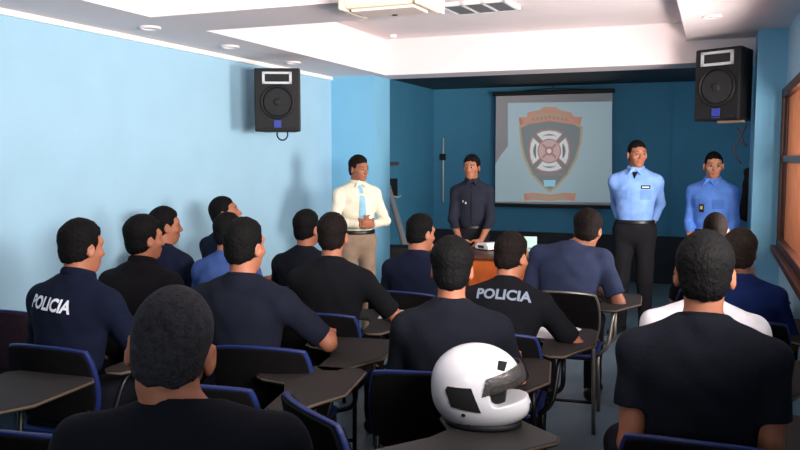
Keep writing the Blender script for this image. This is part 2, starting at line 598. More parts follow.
    blend(ellm((0, .09, -.061), (.03, .04, .015)) * inhead * .7, base_c * np.array([.85, .5, .5]))
    for sx in (1, -1):
        blend(ellm((.033 * sx, .085, .031), (.026, .04, .0085)) * .85 * inhead, base_c * .12)
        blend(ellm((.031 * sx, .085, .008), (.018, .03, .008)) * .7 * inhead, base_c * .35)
        blend(ellm((.04 * sx, .07, -.03), (.03, .04, .025)) * .25 * inhead, base_c * np.array([1.1, .85, .8]))
    set_tint(o.data, rgb)
    if face:
        for sx in (1, -1):
            bm = bmesh.new()
            bmesh.ops.create_uvsphere(bm, u_segments=16, v_segments=12, radius=.0128)
            me = bpy.data.meshes.new('eye'); bm.to_mesh(me); bm.free()
            co = np.array([v.co[:] for v in me.vertices])
            c = np.tile(np.array([.27, .24, .22]), (len(co), 1)); c[co[:, 1] > .0095] = (.03, .018, .012)
            set_tint(me, c)
            e = link_mesh('eye', me, M['eye'], root, smooth=True)
            e.matrix_local = Matrix.Translation(Vector(hl(.031 * sx, .0782, .007))) @ Matrix(Hm.tolist()).to_4x4()
    # ---- hair
    lo2, hi2 = HC - .19, HC + .19
    hh = min(h, .005)
    F = Field(lo2, hi2, hh)
    th = dict(short=.015, crop=.007, full=.022, buzz=.004)[hair_style]
    F.ell(hl(0, -.013, .027), (.0735, .0945, .098), Hm, 0)
    F.ell(hl(0, -.043, -.025), (.060, .057, .070), Hm, .02)
    X, Y, Z = F.grid()
    lx, ly, lz = [Hm[0, q] * (X - HC[0]) + Hm[1, q] * (Y - HC[1]) + Hm[2, q] * (Z - HC[2]) for q in range(3)]
    rec = .006 if hair_style == 'crop' else 0.0
    yl = np.interp(lz, [-.12, -.045, -.01, .02, .045, .066, .080, .10, .14], [-.05, -.004, .014, .030, .052, .070, .086 - rec, .12, .3])
    yl = yl - .022 * np.clip((np.abs(lx) - .034) / .02, 0, 1) * np.clip((lz - .03) / .02, 0, 1) + .004 * np.sin(lx * 170 + seed)
    zn = np.interp(ly, [-.14, -.08, -.03, .0, .02], [-.068, -.064, -.048, -.036, -.034]) + dict(crop=.010, buzz=.012, short=0, full=-.012)[hair_style]
    zn = zn + .003 * np.sin(lx * 140 + seed)
    edge = np.maximum((ly - yl) * .75, zn - lz)
    top = np.clip((lz + .02) / .09, .35, 1.0)
    F.D = np.maximum(F.D - th * top * np.sqrt(np.clip(-edge / .035, 0, 1)), edge).astype(np.float32)
    for sx in (1, -1): F.ell(hl(.088 * sx, .0, -.014), (.030, .026, .036), Hm, op='sub')
    wob = np.sin(X * 150 + 3 * np.sin(Z * 70)) * np.sin(Y * 140 + 2 * np.sin(X * 90 + seed)) * np.sin(Z * 130 + seed)
    F.D = (F.D + (.0028 if hair_style in ('short', 'full') else .0009) * wob).astype(np.float32)
    if bun:
        F.ell(hl(0, -.115, .0), (.036, .032, .036), Hm, .012)
    field_obj('hair', F, M[hair], root)
    # ---- shirt
    g = .013
    F = Field(lo, hi, max(h, .0055))
    torso_prims(F, J, g, width, .055)
    for n, S, E, W in (('R', J['shR'], eR, wR), ('L', J['shL'], eL, wL)):
        if sleeve <= 1:
            e = S + (E - S) * sleeve
            F.cone(S, e, .053 * (.5 + .5 * width) + .006, .054 * (.5 + .5 * width) + .004, .03, flat=True)
        else:
            F.cone(S, E, .050 * (.5 + .5 * width) + .006, .047, .03)
            e = E + (W - E) * (sleeve - 1)
            F.cone(E, e, .047, .036 + .008 * (2 - sleeve), .02, flat=True)
    F.folds(folds, seed)
    F.cut(N + a * .028 + f * .0, a * 1.0 + f * .16)
    if tuck: F.cut(B + a * .075, V3(0, 0, -1))
    else: F.cut(B + V3(0, 0, -.07), V3(0, 0, -1))
    so, SV, SQ = field_obj('shirt', F, shirt, root)
    bvh = BVHTree.FromPolygons([Vector(v) for v in SV], SQ.tolist())
    if collar:
        F = Field(N - .15, N + .15, .005)
        Rc = np.stack([s, nrm(f - a * .17), nrm(a + f * .17)], 1)
        F.torus(N + a * (.010 if collar == 'tee' else .022) + f * .006, Rc, .066 if collar == 'tee' else .064, .068, .009 if collar == 'tee' else .0125)
        if collar != 'tee':
            for sx in (1, -1):
                F.cone(N + a * .012 + f * .078 + s * .02 * sx, N - a * .03 + f * .098 + s * .05 * sx, .014, .007, .015)
        field_obj('collar', F, shirt, so)
    # ---- trousers, belt and shoes
    if trousers and legs:
        F = Field(lo, hi, max(h, .0065))
        w = width
        F.ell(B + V3(0, -.012, -.005), (.163 * w + g, .119 * w + g, .125 + g), None, .04)
        if not J['seated']: F.ell(B + V3(0, 0, .07), (.148 * w + g * .8, .108 * w + g * .8, .10), None, .04)
        for n in 'RL':
            kn, an = J['kn' + n], J['an' + n]
            F.cone(J['hip' + n], kn, .092 * w, .068, .04)
            F.cone(kn, an + V3(0, 0, -.02), .066, .056, .03, flat=True)
        F.folds(.003, seed + 4, 40)
        F.cut(B + a * .092, V3(0, 0, 1))
        to, _, _ = field_obj('trousers', F, trousers, root)
        if tuck:
            F = Field(B + V3(-.3, -.25, 0), B + V3(.3, .25, .2), .006)
            F.ell(B + V3(0, 0, .07), (.148 * w + g + .004, .108 * w + g + .004 + J.get('belly', 0), .16), None, 0)
            F.cut(B + V3(0, 0, .099), V3(0, 0, 1)); F.cut(B + V3(0, 0, .062), V3(0, 0, -1))
            field_obj('belt', F, M['belt'], to)
    if shoes and legs:
        for n in 'RL':
            an, toe = J['an' + n], J['toe' + n]
            d = nrm((toe - an) * V3(1, 1, 0)); 
            p0 = an * V3(1, 1, 0) + V3(0, 0, .042) - d * .035
            p1 = toe * V3(1, 1, 0) + V3(0, 0, .036) + d * .035
            F = Field(np.minimum(p0, p1) - .09, np.maximum(p0, p1) + .11, .007)
            F.cone(p0, p1, .042, .038, .02)
            F.cone(p0 + V3(0, 0, .01), p0 + d * .05 + V3(0, 0, .05), .042, .036, .03)
            F.cut(V3(0, 0, .001), V3(0, 0, -1))
            field_obj('shoe', F, M['shoe'], root)
    J['root'], J['shirt'], J['bvh'] = root, so, bvh
    return J


def head_top(J):
    """local place of the crown before building"""
    a = J['a']; hy, hp, hr = J['head']
    N = J['B'] + a * .53
    Hm = rot('Z', hy + J['twist']) @ rot('X', hp) @ rot('Y', hr)
    HC = N + nrm(a * .6 + V3(0, 0, .4)) * J.get('nk', .053) + (Hm @ V3(0, .022, .085)) + V3(J.get('hs', 0), 0, -.3 * J.get('hs', 0))
    return HC + Hm @ V3(0, -.014, .03) + V3(0, 0, .108)


def place(J, px, py, depth, yaw):
    """floor position, yaw and size that put the crown at a point of the room seen there"""
    P = at_depth(px, py, depth)
    t = head_top(J)
    sc = P[2] / t[2]
    c, s_ = math.cos(yaw), math.sin(yaw)
    ox, oy = (t[0] * c - t[1] * s_) * sc, (t[0] * s_ + t[1] * c) * sc
    return (P[0] - ox, P[1] - oy, 0.0), sc


def drape(J, pts, faces, front, off=.004, name='patch', m=None, parent=None, thick=0):
    """lay a flat outline on the shirt: pts are (across, up) in the torso frame"""
    N, s, f, a = J['N'], J['s'], J['f'], J['a']
    d = -f if front else f
    V = []
    for u, v in pts:
        P = N + s * u + a * v - d * .6
        hit = J['bvh'].ray_cast(Vector(P), Vector(d), 1.2)
        q = np.array(hit[0]) if hit[0] is not None else P + d * .5
        V.append(q - d * off)
    me = bpy.data.meshes.new(name)
    me.from_pydata([tuple(v) for v in V], [], faces)
    o = link_mesh(name, me, m, parent or J['shirt'])
    return o


def drape_grid(J, outline, rows, front, **kw):
    """outline: list of (v, u_left, u_right)"""
    pts, faces = [], []
    nu = 5
    for v, u0, u1 in rows:
        for i in range(nu): pts.append((u0 + (u1 - u0) * i / (nu - 1), v))
    for r in range(len(rows) - 1):
        for i in range(nu - 1):
            k = r * nu + i
            faces.append((k, k + 1, k + nu + 1, k + nu))
    return drape(J, pts, faces, front, **kw)


def rect_rows(v0, v1, u0, u1, n=5):
    return [(v0 + (v1 - v0) * i / n, u0, u1) for i in range(n + 1)]


def text_mesh(txt, size, bold=.0, shear=0):
    cu = bpy.data.curves.new('lettering', 'FONT')
    cu.body = txt; cu.size = size; cu.align_x = 'CENTER'; cu.offset = bold; cu.shear = shear
    cu.resolution_u = 3
    o = bpy.data.objects.new('lettering', cu)
    COL.objects.link(o)
    dg = bpy.context.evaluated_depsgraph_get()
    me = bpy.data.meshes.new_from_object(o.evaluated_get(dg))
    bpy.data.objects.remove(o); 
    bm = bmesh.new(); bm.from_mesh(me)
    bmesh.ops.triangulate(bm, faces=bm.faces)
    for _ in range(2):
        es = [e for e in bm.edges if e.calc_length() > size * .22]
        if es:
            bmesh.ops.subdivide_edges(bm, edges=es, cuts=1)
            bmesh.ops.triangulate(bm, faces=bm.faces)
    bm.verts.index_update()
    pts = [(v.co.x, v.co.y) for v in bm.verts]
    faces = [[v.index for v in f.verts] for f in bm.faces]
    bm.free()
    return pts, faces


def back_lettering(J, txt, size, v, m, u=0.0, tilt=0, wide=1.0, label=None):
    pts, faces = text_mesh(txt, size, bold=size * .035)
    c, s_ = math.cos(rad(tilt)), math.sin(rad(tilt))
    pts = [((x * wide * c - y * s_) + u, (x * wide * s_ + y * c) + v) for x, y in pts]
    o = drape(J, pts, faces, False, off=.005, name='lettering', m=m)
    if label: o['label'] = label


# ================================================================== THE ROOM
XL, XR = -3.66, 0.50
YP, YB, YE = 7.40, 7.85, 10.60      # pilaster face, far side of the beam, end wall
ZS, ZC, ZR, ZT = 2.41, 2.76, 2.60, 2.53
YN = -2.2


def struct(name, bm, m, label=None, parent=None, bevel=0):
    o = obj(name, bm, m, parent, bevel=bevel)
    if parent is None: tag(o, label, None, None, 'structure')
    return o


struct('floor', bx(XL - .2, XR + .2, YN, YE + .2, -.1, 0), M['floor'], 'blue-grey floor of the room')
struct('ceiling', bx(XL - .2, XR + .2, YN, YB, ZC, ZC + .15), M['ceil'], 'white recessed ceiling')
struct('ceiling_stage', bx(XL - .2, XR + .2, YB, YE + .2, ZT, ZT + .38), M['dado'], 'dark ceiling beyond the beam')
struct('wall_left', bx(XL - .15, XL, YN, YP + .1, 0, ZC), M['wall'], 'pale blue left wall')
struct('wall_stage_left', bx(XL - .15, XL, YP + .1, YE + .2, 0, ZC), M['stage'], 'teal side wall of the stage')
struct('wall_back', bx(XL - .2, XR + .2, YE, YE + .15, 0, ZC), M['stage'], 'teal end wall behind the screen')
struct('wall_pilaster_left', bx(XL, -3.20, YP, YB, 0, ZC), M['pillar'], 'sky blue pilaster on the left')
struct('wall_pillar_right', bx(.285, XR, 7.0, YB, 0, ZC), M['pillar'], 'sky blue pillar on the right')
struct('ceiling_soffit_left', bx(XL, -3.08, YN, YP + .05, ZS, ZC), M['ceil'], 'low white soffit along the left wall')
struct('ceiling_cross_beam', bx(-3.08, float(at_z(432, 8, ZS)[0]), 3.88, 4.42, ZS, ZC), M['ceil'], 'white cross beam over the audience')
struct('ceiling_beam', bx(-3.66, XR, YP + .05, YB, ZS, ZC), M['ceil'], 'white beam in front of the stage')
struct('ceiling_soffit_right', bx(-.26, XR, YN, YP + .05, ZR, ZC), M['ceil'], 'white soffit along the right wall')
struct('trim_1', bx(XL, XL + .022, YN, YP, ZS - .035, ZS), M['trim'], 'thin white moulding on top of the left wall', bevel=.005)
struct('baseboard_back', bx(XL, XR, YE - .05, YE, 0, .60), M['dado'], 'black dado on the end wall')
struct('trim_2', bx(-.52, -.50, YE - .012, YE, .6, ZT), M['stage'], 'narrow vertical batten on the end wall')
# right wall with two window openings
W1, W2, WZ = (4.25, 6.98), (-.2, 3.55), (.90, 2.13)
bm = bmesh.new()
box(bm, XR, XR + .16, YN, YE + .2, 0, WZ[0])
box(bm, XR, XR + .16, YN, YE + .2, WZ[1], ZC)
for y0, y1 in ((YN, W2[0]), (W2[1], W1[0]), (W1[1], YE + .2)): box(bm, XR, XR + .16, y0, y1, WZ[0], WZ[1])
struct('wall_right', bm, M['wall'], 'pale blue right wall with windows')
for i, (y0, y1) in enumerate((W1, W2)):
    w = empty('window_%d' % (i + 1), (XR, (y0 + y1) / 2, WZ[0]))
    tag(w, ('wooden window with orange slats on the right wall', 'open window behind the last row')[i], None, None, 'structure')
    hw = (y1 - y0) / 2; zh = WZ[1] - WZ[0]
    bm = bmesh.new()
    for a, b in ((-hw, -hw + .07), (hw - .07, hw)): box(bm, -.03, .09, a, b, 0, zh)
    box(bm, -.03, .09, -hw, hw, zh - .07, zh); box(bm, -.03, .09, -hw, hw, 0, .06)
    obj('window_frame', bm, M['wood'], w, bevel=.006)
    obj('window_sill', bx(-.07, .05, -hw - .03, hw + .02, -.05, 0), M['wood'], w, bevel=.006)
    if i == 0:
        obj('mid_rail', bx(-.012, .04, -hw + .07, hw - .07, .66, .71), M['greymetal'], w, bevel=.004)
        bm = bmesh.new()
        n = 44
        for k in range(n):
            yy = -hw + .07 + (2 * hw - .14) * (k + .5) / n
            mt = Matrix.Translation((.035, yy, 0)) @ Matrix.Rotation(rad(38), 4, 'Z')
            box(bm, -.004, .004, -.022, .022, .06, zh - .07, mt)
        obj('louvre_slats', bm, M['slat'], w)

# ceiling fittings
for i, (px, py, z, lb) in enumerate(((150, 27, ZS, 'round recessed downlight on the left soffit nearest the viewer'), (230, 46, ZS, 'round recessed downlight in the middle of the left soffit'),
                                     (293, 62, ZS, 'round recessed downlight above the left loudspeaker'), (712, 16, ZR, 'round recessed downlight on the right soffit'))):
    P = at_z(px, py, z)
    d = empty('downlight', (P[0], P[1], z), 0, lb, 'ceiling light', 'recessed downlights')
    bm = bmesh.new(); tube(bm, [(math.cos(a) * .058, math.sin(a) * .058, -.004) for a in [2 * PI * k / 28 for k in range(28)]], .011, 8, True)
    obj('rim', bm, M['ceil'], d, smooth=True)
    obj('lens', disc(bmesh.new(), (0, 0, -.003), (0, 0, 1), .05, .006), M['lightgrey'], d)
P = at_z(393, 35, ZC)
t = empty('smoke_detector', (P[0], P[1], ZC), 0, 'tiny white round detector on the ceiling behind the air conditioner', 'detector')
obj('housing', disc(bmesh.new(), (0, 0, -.012), (0, 0, -1), .038, .024, r2=.03), M['white'], t, bevel=.004)
obj('sensor', disc(bmesh.new(), (0, 0, -.03), (0, 0, -1), .014, .014), M['lightgrey'], t)

# cream air conditioner hanging below the cross beam
A = at_z(338, 9.5, 2.35); B = at_z(423, 2.5, 2.35)
cx, cy = (A[0] + B[0]) / 2, (A[1] + B[1]) / 2
L = abs(B[0] - A[0]) * .96
ac = empty('air_conditioner', (cx, cy, 2.35), math.atan2(B[1] - A[1], B[0] - A[0]), 'long cream air conditioner hanging under the cross beam', 'air conditioner')
bm = bmesh.new()
prism(bm, [(0, 0), (.25, -.0), (.27, .04), (.27, .20), (-.015, .20), (-.02, .03)], -L / 2 + .03, L / 2 - .03,
      Matrix(((0, 0, 1, 0), (1, 0, 0, 0), (0, 1, 0, 0), (0, 0, 0, 1))))
obj('casing', bm, M['cream'], ac, bevel=.01)
for sx in (-1, 1):
    obj('end_cap', bx(sx * L / 2 - .03 * (sx > 0) - 0.0 * sx - (0 if sx > 0 else 0), sx * L / 2 + .03 * (sx < 0), -.026, .276, -.008, .206), M['cream'], ac, bevel=.012)
obj('air_outlet', bx(-L / 2 + .05, L / 2 - .05, .03, .22, -.012, .004), M['pinkish'], ac, bevel=.004)
obj('sensor_dot', disc(bmesh.new(), (0.0, .19, -.013), (0, 0, 1), .014, .006), M['grille'], ac)
obj('rating_plate', bx(-.05, .06, -.024, -.018, .10, .15), M['grey'], ac)

# three-cell ceiling vent
A = at_z(449, 7.5, ZC); B = at_z(513, 2, ZC); D = abs(at_z(484, 2, ZC)[1] - at_z(484, 12, ZC)[1])
v = empty('ceiling_vent', ((A[0] + B[0]) / 2, (A[1] + B[1]) / 2, ZC), math.atan2(B[1] - A[1], B[0] - A[0]), 'white ceiling vent with three dark cells', 'vent')
L = math.hypot(B[0] - A[0], B[1] - A[1])
bm = bmesh.new()
for y in (-D / 2, D / 2 - .025): box(bm, -L / 2, L / 2, y, y + .025, -.03, 0)
for k in range(4):
    x = -L / 2 + (L - .025) * k / 3
    box(bm, x, x + .025, -D / 2, D / 2, -.03, 0)
obj('vent_frame', bm, M['white'], v)
obj('vent_back', bx(-L / 2 + .01, L / 2 - .01, -D / 2 + .01, D / 2 - .01, -.026, -.001), M['grey'], v)
bm = bmesh.new()
for k in range(14):
    y = -D / 2 + .03 + (D - .06) * k / 13
    mt = Matrix.Translation((0, y, -.027)) @ Matrix.Rotation(rad(20), 4, 'X')
    box(bm, -L / 2 + .02, L / 2 - .02, -.006, .006, -.001, .001, mt)
obj('louvres', bm, M['grey'], v)

# ================================================================== LOUDSPEAKERS
def speaker(loc, yaw, tilt, label, W=.42, H=.58, D=.30, k=1.0):
    r = empty('loudspeaker', loc, yaw, label, 'loudspeaker', 'wall loudspeakers')
    r.rotation_euler = (rad(tilt), 0, yaw)
    r.scale = (k, k, k)
    bm = bmesh.new()
    prism(bm, [(-W / 2, -D / 2), (W / 2, -D / 2), (W / 2, -D / 2 + .05), (W * .34, D / 2), (-W * .34, D / 2), (-W / 2, -D / 2 + .05)], -H / 2, H / 2)
    obj('cabinet', bm, M['black'], r, bevel=.012)
    y = -D / 2
    bm = bmesh.new()
    for x0, x1, z0, z1 in ((-.135, .135, .235, .255), (-.135, .135, .145, .165), (-.135, -.112, .145, .255), (.112, .135, .145, .255)): box(bm, x0, x1, y - .014, y + .005, z0, z1)
    hf = obj('horn_frame', bm, M['silver'], r)
    obj('horn', bx(-.112, .112, y - .004, y + .004, .165, .235), M['grille'], hf)
    bm = bmesh.new()
    tube(bm, [(math.cos(a) * .145, y - .004, math.sin(a) * .145 - .02) for a in [2 * PI * k / 36 for k in range(36)]], .012, 8, True)
    wf = obj('woofer_ring', bm, M['black'], r, smooth=True)
    bm = disc(bmesh.new(), (0, y - .004, -.02), (0, -1, 0), .135, .012, r2=.12)
    obj('woofer_cone', bm, M['grille'], wf)
    obj('woofer_cap', disc(bmesh.new(), (0, y - .014, -.02), (0, -1, 0), .045, .02, r2=.02), M['grille'], wf)
    obj('badge', bx(-.034, .034, y - .008, y + .002, -.262, -.185), M['bluelogo'], r, bevel=.003)
    bm = bmesh.new(); tube(bm, [(-W / 2 + .03, y - .006, -H / 2 + .03), (W / 2 - .03, y - .006, -H / 2 + .03)], .006)
    obj('lower_rail', bm, M['grille'], r)
    return r


PL = at_x(279, 101, -3.30)
sp = speaker(tuple(PL), rad(24), 0, 'black loudspeaker with blue badge on the pale left wall', k=.86)
bm = bmesh.new()
tube(bm, [(0, .1, .03), (-.02, .30, .03)], .025); tube(bm, [(0, .1, -.08), (-.02, .30, -.06)], .018)
obj('bracket', bm, M['blackmetal'], sp)
# bracket plate on the wall
obj('bracket_plate', bx(-.10, .06, .27, .285, -.14, .12), M['blackmetal'], sp)
bm = bmesh.new()
tube(bm, [(.03 + .05 * math.sin(a), -.02 , -.312 + .055 * math.cos(a)) for a in [2 * PI * k / 22 for k in range(22)]], .007, 8, True)
tube(bm, [(.03, -.02, -.22), (.03, -.02, -.258)], .007)
obj('cable_loop', bm, M['black'], sp, smooth=True)

PR = at_y(727, 85, 7.14)
sp = speaker((PR[0], PR[1] + .04, PR[2]), rad(-30), 0, 'black loudspeaker beside the right pillar under the soffit', W=.38, H=.56, k=1.04)
bm = bmesh.new(); box(bm, -.02, .19, -.10, -.05, -.30, -.28)
obj('bracket', bm, M['bracket'], sp, bevel=.004)

# ================================================================== STAGE
ys = YE - .16
def sxy(px, py, off=0.0): P = at_y(px, py, ys - off); return (P[0], P[2])
x0, z0 = sxy(495, 203); x1, z1 = sxy(612.5, 93)
scr = empty('projection_screen', ((x0 + x1) / 2, ys, z0), 0, 'white projection screen showing a badge, hung on the teal end wall', 'screen')
ox, oz = (x0 + x1) / 2, z0


def flat(name, poly, off, m, parent):
    """flat outline lying on the screen; poly in pixels of the picture"""
    bm = bmesh.new()
    vs = []
    for p in poly:
        a, b = sxy(*p); vs.append(bm.verts.new((a - ox, -off, b - oz)))
    f = bm.faces.new(vs)
    bmesh.ops.triangulate(bm, faces=[f])
    me = bpy.data.meshes.new(name); bm.to_mesh(me); bm.free()
    return link_mesh(name, me, m, parent)


def glow(name, r, g, b, e): return mat(name, srgb(r, g, b), .9, emit=srgb(r, g, b), estr=e)


E = .30
obj('fabric', bx(x0 - ox, x1 - ox, -.002, .002, 0, z1 - oz), M['screen'], scr)
obj('top_case', bx(x0 - ox - .03, x1 - ox + .03, -.035, .03, z1 - oz, z1 - oz + .055), M['black'], scr, bevel=.01)
obj('bottom_bar', bx(x0 - ox - .01, x1 - ox + .01, -.02, .02, -.045, 0), M['black'], scr, bevel=.008)
bm = bmesh.new(); tube(bm, [(-.45, 0, z1 - oz + .05), (0, 0, z1 - oz + .085), (.45, 0, z1 - oz + .05)], .006); tube(bm, [(0, 0, z1 - oz + .085), (0, .03, ZT - oz)], .005)
obj('hanger', bm, M['black'], scr)
img = flat('projected_image', [(508, 103), (612, 101.5), (612, 202.5), (495.5, 201.5), (495.5, 164), (501, 155), (508, 146)], .004, glow('projected_light', 166, 188, 196, E), scr)
gold = glow('projected_gold', 180, 166, 138, E * .9); org = glow('projected_orange', 194, 150, 132, E); red = glow('projected_red', 184, 132, 130, E)
drk = glow('projected_dark', 128, 136, 138, E * 1.0); wht = glow('projected_white', 208, 214, 214, E * 1.2); skyb = glow('projected_sky', 150, 205, 226, E * 1.2); gry = glow('projected_grey', 140, 140, 138, E)
em = flat('emblem_border', [(519, 127), (527, 122), (550, 118.5), (574, 122), (583, 127), (581.5, 143), (577, 159), (569, 174), (558, 186), (550, 192.5), (542, 186), (531, 174), (524, 159), (520.5, 143)], .006, gold, scr)
em['label'] = 'badge shown on the screen'
flat('shield', [(521, 128), (529, 124), (550, 121), (573, 124), (580.5, 128), (579.5, 143), (575, 158), (567, 173), (557, 184), (550, 189.5), (543, 184), (533, 173), (526, 158), (522.5, 143)], .008, drk, em)
ccx, ccy = 549.5, 151.0
def circ(r, n=30, a0=0, a1=360): return [(ccx + r * math.cos(rad(a0 + (a1 - a0) * k / n)), ccy - r * math.sin(rad(a0 + (a1 - a0) * k / n)) * 1.05) for k in range(n + (a1 - a0 < 360))]
for k in range(4):
    a = 90 * k
    def lobe(r0, r1, w0, w1):
        c, s_ = math.cos(rad(a)), math.sin(rad(a))
        q = [(r0, -w0), (r1 - 3.2, -w1), (r1 - .8, -w1 * .55), (r1, 0), (r1 - .8, w1 * .55), (r1 - 3.2, w1), (r0, w0)]
        return [(ccx + u * c - v * s_, ccy + (u * s_ + v * c) * 1.05) for u, v in q]
    flat('cross_arm', lobe(6, 20.5, 5, 14), .010, red, em)
    flat('cross_arm', lobe(7, 19.3, 4.2, 12.4), .012, wht, em)
    flat('cross_arm_text', lobe(14.6, 16.4, 6, 7), .0125, gry, em)
flat('cross_center', circ(11.8), .014, red, em)
flat('cross_center', circ(10.6), .016, glow('projected_pink', 196, 176, 172, E), em)
for k in range(4):      # crossed tools in the middle of the badge
    a = 45 + 90 * k; c, s_ = math.cos(rad(a)), math.sin(rad(a))
    flat('crossed_tools', [(ccx + u * c - v * s_, ccy + u * s_ + v * c) for u, v in ((1, -1), (9.4, -1.1), (9.4, 1.1), (1, 1))], .018, red, em)
flat('center_ring', circ(4.4), .019, red, em)
flat('center_dot', circ(2.2), .020, wht, em)
flat('motto_line', [(532, 173), (568, 173), (566, 175.4), (534, 175.4)], .010, gry, em)
flat('small_flag', [(543.5, 180), (556, 180), (555, 186.5), (544.5, 186.5)], .010, skyb, em)
rb = flat('top_ribbon', [(519, 117.5), (527, 117), (528, 112.5), (540, 110), (544, 107), (556, 107), (560, 110), (571, 112.5), (572, 116.5), (582, 117), (577, 121), (580.5, 125), (570, 124), (550, 121), (530, 124), (520, 126), (524, 121.5)], .012, org, em)
flat('ribbon_lettering', [(531, 117), (540, 114.5), (550, 113.6), (560, 114.5), (569, 117), (568, 120.6), (559, 118.4), (550, 117.6), (541, 118.4), (532, 120.6)], .014, gold, em)
for k in range(9):
    u = 532.6 + k * 4.1
    vv = 115.4 + abs(k - 4) * .62
    flat('ribbon_mark', [(u, vv), (u + 2.1, vv - .1), (u + 2.1, vv + 3.2), (u, vv + 3.3)], .016, red, em)
flat('bottom_ribbon', [(524, 193.5), (534, 192.5), (550, 194.5), (566, 192.5), (576, 193.5), (572, 197), (575, 200.8), (564, 199.6), (550, 201), (535, 199.6), (525, 200.8), (528, 197)], .012, org, em)
flat('bottom_ribbon_text', [(534, 195), (550, 196.6), (565, 195), (565, 198.2), (550, 199.2), (534, 198.2)], .014, gold, em)

# wall items on the dark stage side wall
P = at_x(443, 168, -3.60)
P = at_y(443, 168, YE - .02)
c = empty('wall_conduit', (P[0], YE - .012, 0), 0, 'thin pale vertical cable conduit with small black clip on the teal end wall', 'conduit')
zt, zb = at_y(443, 138, YE)[2], at_y(443, 202, YE)[2]
bm = bmesh.new(); tube(bm, [(0, 0, zb), (0, 0, zt)], .011); obj('pipe', bm, M['lightgrey'], c, smooth=True)
zz = at_y(443, 157, YE)[2]
obj('clip', bx(-.04, .04, -.03, .008, zz - .045, zz + .045), M['black'], c, bevel=.008)
P = at_x(389, 187, XL)
w = empty('wall_socket_box', (XL, P[1], P[2]), 0, 'small black socket box on the stage side wall behind the presenter', 'socket')
obj('socket_box', bx(0, .06, -.14, .14, -.11, .10), M['black'], w, bevel=.008)
bm = bmesh.new(); tube(bm, [(.02, -.12, .28), (.05, .16, .28)], .02); obj('pale_hook', bm, M['edge'], w)
bm = bmesh.new(); tube(bm, [(.04, -.02, -.1), (.06, .12, -.13), (.05, .26, -.12)], .008); obj('plug_lead', bm, M['lightgrey'], w)
A = at_x(388, 186, XL + .08); Bf = at_x(406, 250, XL + .40)
pl = empty('leaning_pole', (0, 0, 0), 0, 'flat grey pole leaning against the stage side wall', 'pole')
A = Vector(A); Bf = Vector(Bf)
bot = A + (Bf - A) * (A.z / (A.z - Bf.z))
pl.location = (bot.x, bot.y, 0)
bm = bmesh.new(); tube(bm, [(0, 0, .012), (A - bot) + Vector((0, 0, 0))], [.05, .032]); obj('pole_shaft', bm, M['grey'], pl)
obj('rubber_foot', disc(bmesh.new(), (0, 0, .02), (0, 0, 1), .06, .04), M['black'], pl)

# equipment beside the presenter, hanging cables by the pillar
P = at_depth(393, 246, 8.95)
bxp = empty('equipment_box', (P[0], P[1], 0), rad(20), 'tall black equipment box standing behind the presenter', 'equipment box')
obj('case', bx(-.17, .17, -.16, .16, .03, P[2]), M['black'], bxp, bevel=.012)
obj('front_grille', bx(-.14, .14, -.166, -.158, .09, P[2] - .06), M['grille'], bxp)
for sx in (-1, 1):
    for sy in (-1, 1): obj('foot', disc(bmesh.new(), (.13 * sx, .12 * sy, .016), (0, 0, 1), .022, .032), M['blackmetal'], bxp)
Yc = 7.95
bm = bmesh.new()
tube(bm, [tuple(at_y(x, y, Yc)) for x, y in ((737, 128), (741, 134), (743, 142), (747, 146))], .008)
tube(bm, [tuple(at_y(x, y, Yc)) for x, y in ((747, 124), (741, 136), (735, 147), (736, 156), (741, 164))], .007)
tag(obj('hanging_cable', bm, mat('pinkish_cable', srgb(150, 110, 104), .5), None, smooth=True), 'loose pinkish cables hanging by the right pillar under the loudspeaker', 'cable')
P = at_y(747, 193, 7.9)
F = Field((-.16, -.12, -.30), (.16, .12, .30), .01)
F.cone((0, 0, .17), (.0, 0, -.18), .05, .085, .03); F.cone((-.02, 0, .2), (.03, 0, .24), .03, .02, .03); F.cone((.03, .02, -.0), (.05, 0, -.22), .05, .06, .03); F.folds(.006, 3, 50)
hb, _, _ = field_obj('hanging_bag', F, mat('dark_brown_cloth', srgb(38, 26, 28), .95, noise=.2, bump=.2), None)
hb.location = (P[0] + .02, P[1], P[2]); tag(hb, 'dark brown bag hanging behind the man at the right pillar', 'bag')

# front desk with things on it
P = at_depth(510, 250, 6.75)
dx, dy = P[0], P[1]
dt = .79
desk = empty('desk', (dx, dy, 0), rad(8), 'orange-brown wooden desk in front of the standing woman', 'desk')
obj('desk_top', bx(-.36, .36, -.26, .26, dt - .03, dt), M['wood'], desk, bevel=.006)
obj('front_panel', bx(-.325, .325, -.22, -.2, .22, dt - .03), M['deskwood'], desk)
for sx in (-1, 1): obj('side_panel', bx(.325 * sx - .0125, .325 * sx + .0125, -.22, .22, 0, dt - .03), M['wood'], desk)
P = at_z(489, 245, dt + .04)
pj = empty('projector', (P[0], P[1], dt), rad(-30), 'small white projector on the wooden desk, half hidden by an officer', 'projector')
bm = bmesh.new()
prism(bm, [(-.11, .01), (.11, .01), (.11, .06), (.07, .085), (-.07, .075), (-.11, .045)], -.12, .12, Matrix(((1, 0, 0, 0), (0, 0, 1, 0), (0, 1, 0, 0), (0, 0, 0, 1))))
obj('casing', bm, M['white'], pj, bevel=.012)
obj('vent', bx(-.05, .04, -.124, -.116, .025, .055), M['grille'], pj)
pj.scale = (.78, .78, .78)
bm = disc(bmesh.new(), (.05, .125, .045), (0, 1, 0), .028, .03); obj('lens', bm, M['grille'], pj)
for sx in (-1, 1): obj('foot', disc(bmesh.new(), (.08 * sx, -.08, .006), (0, 0, 1), .012, .012), M['black'], pj)
P = at_z(529, 250, dt)
bk = empty('paper_stack', (P[0], P[1], dt), rad(14), 'pale green papers standing on the wooden desk right of the officer with grey lettering', 'papers')
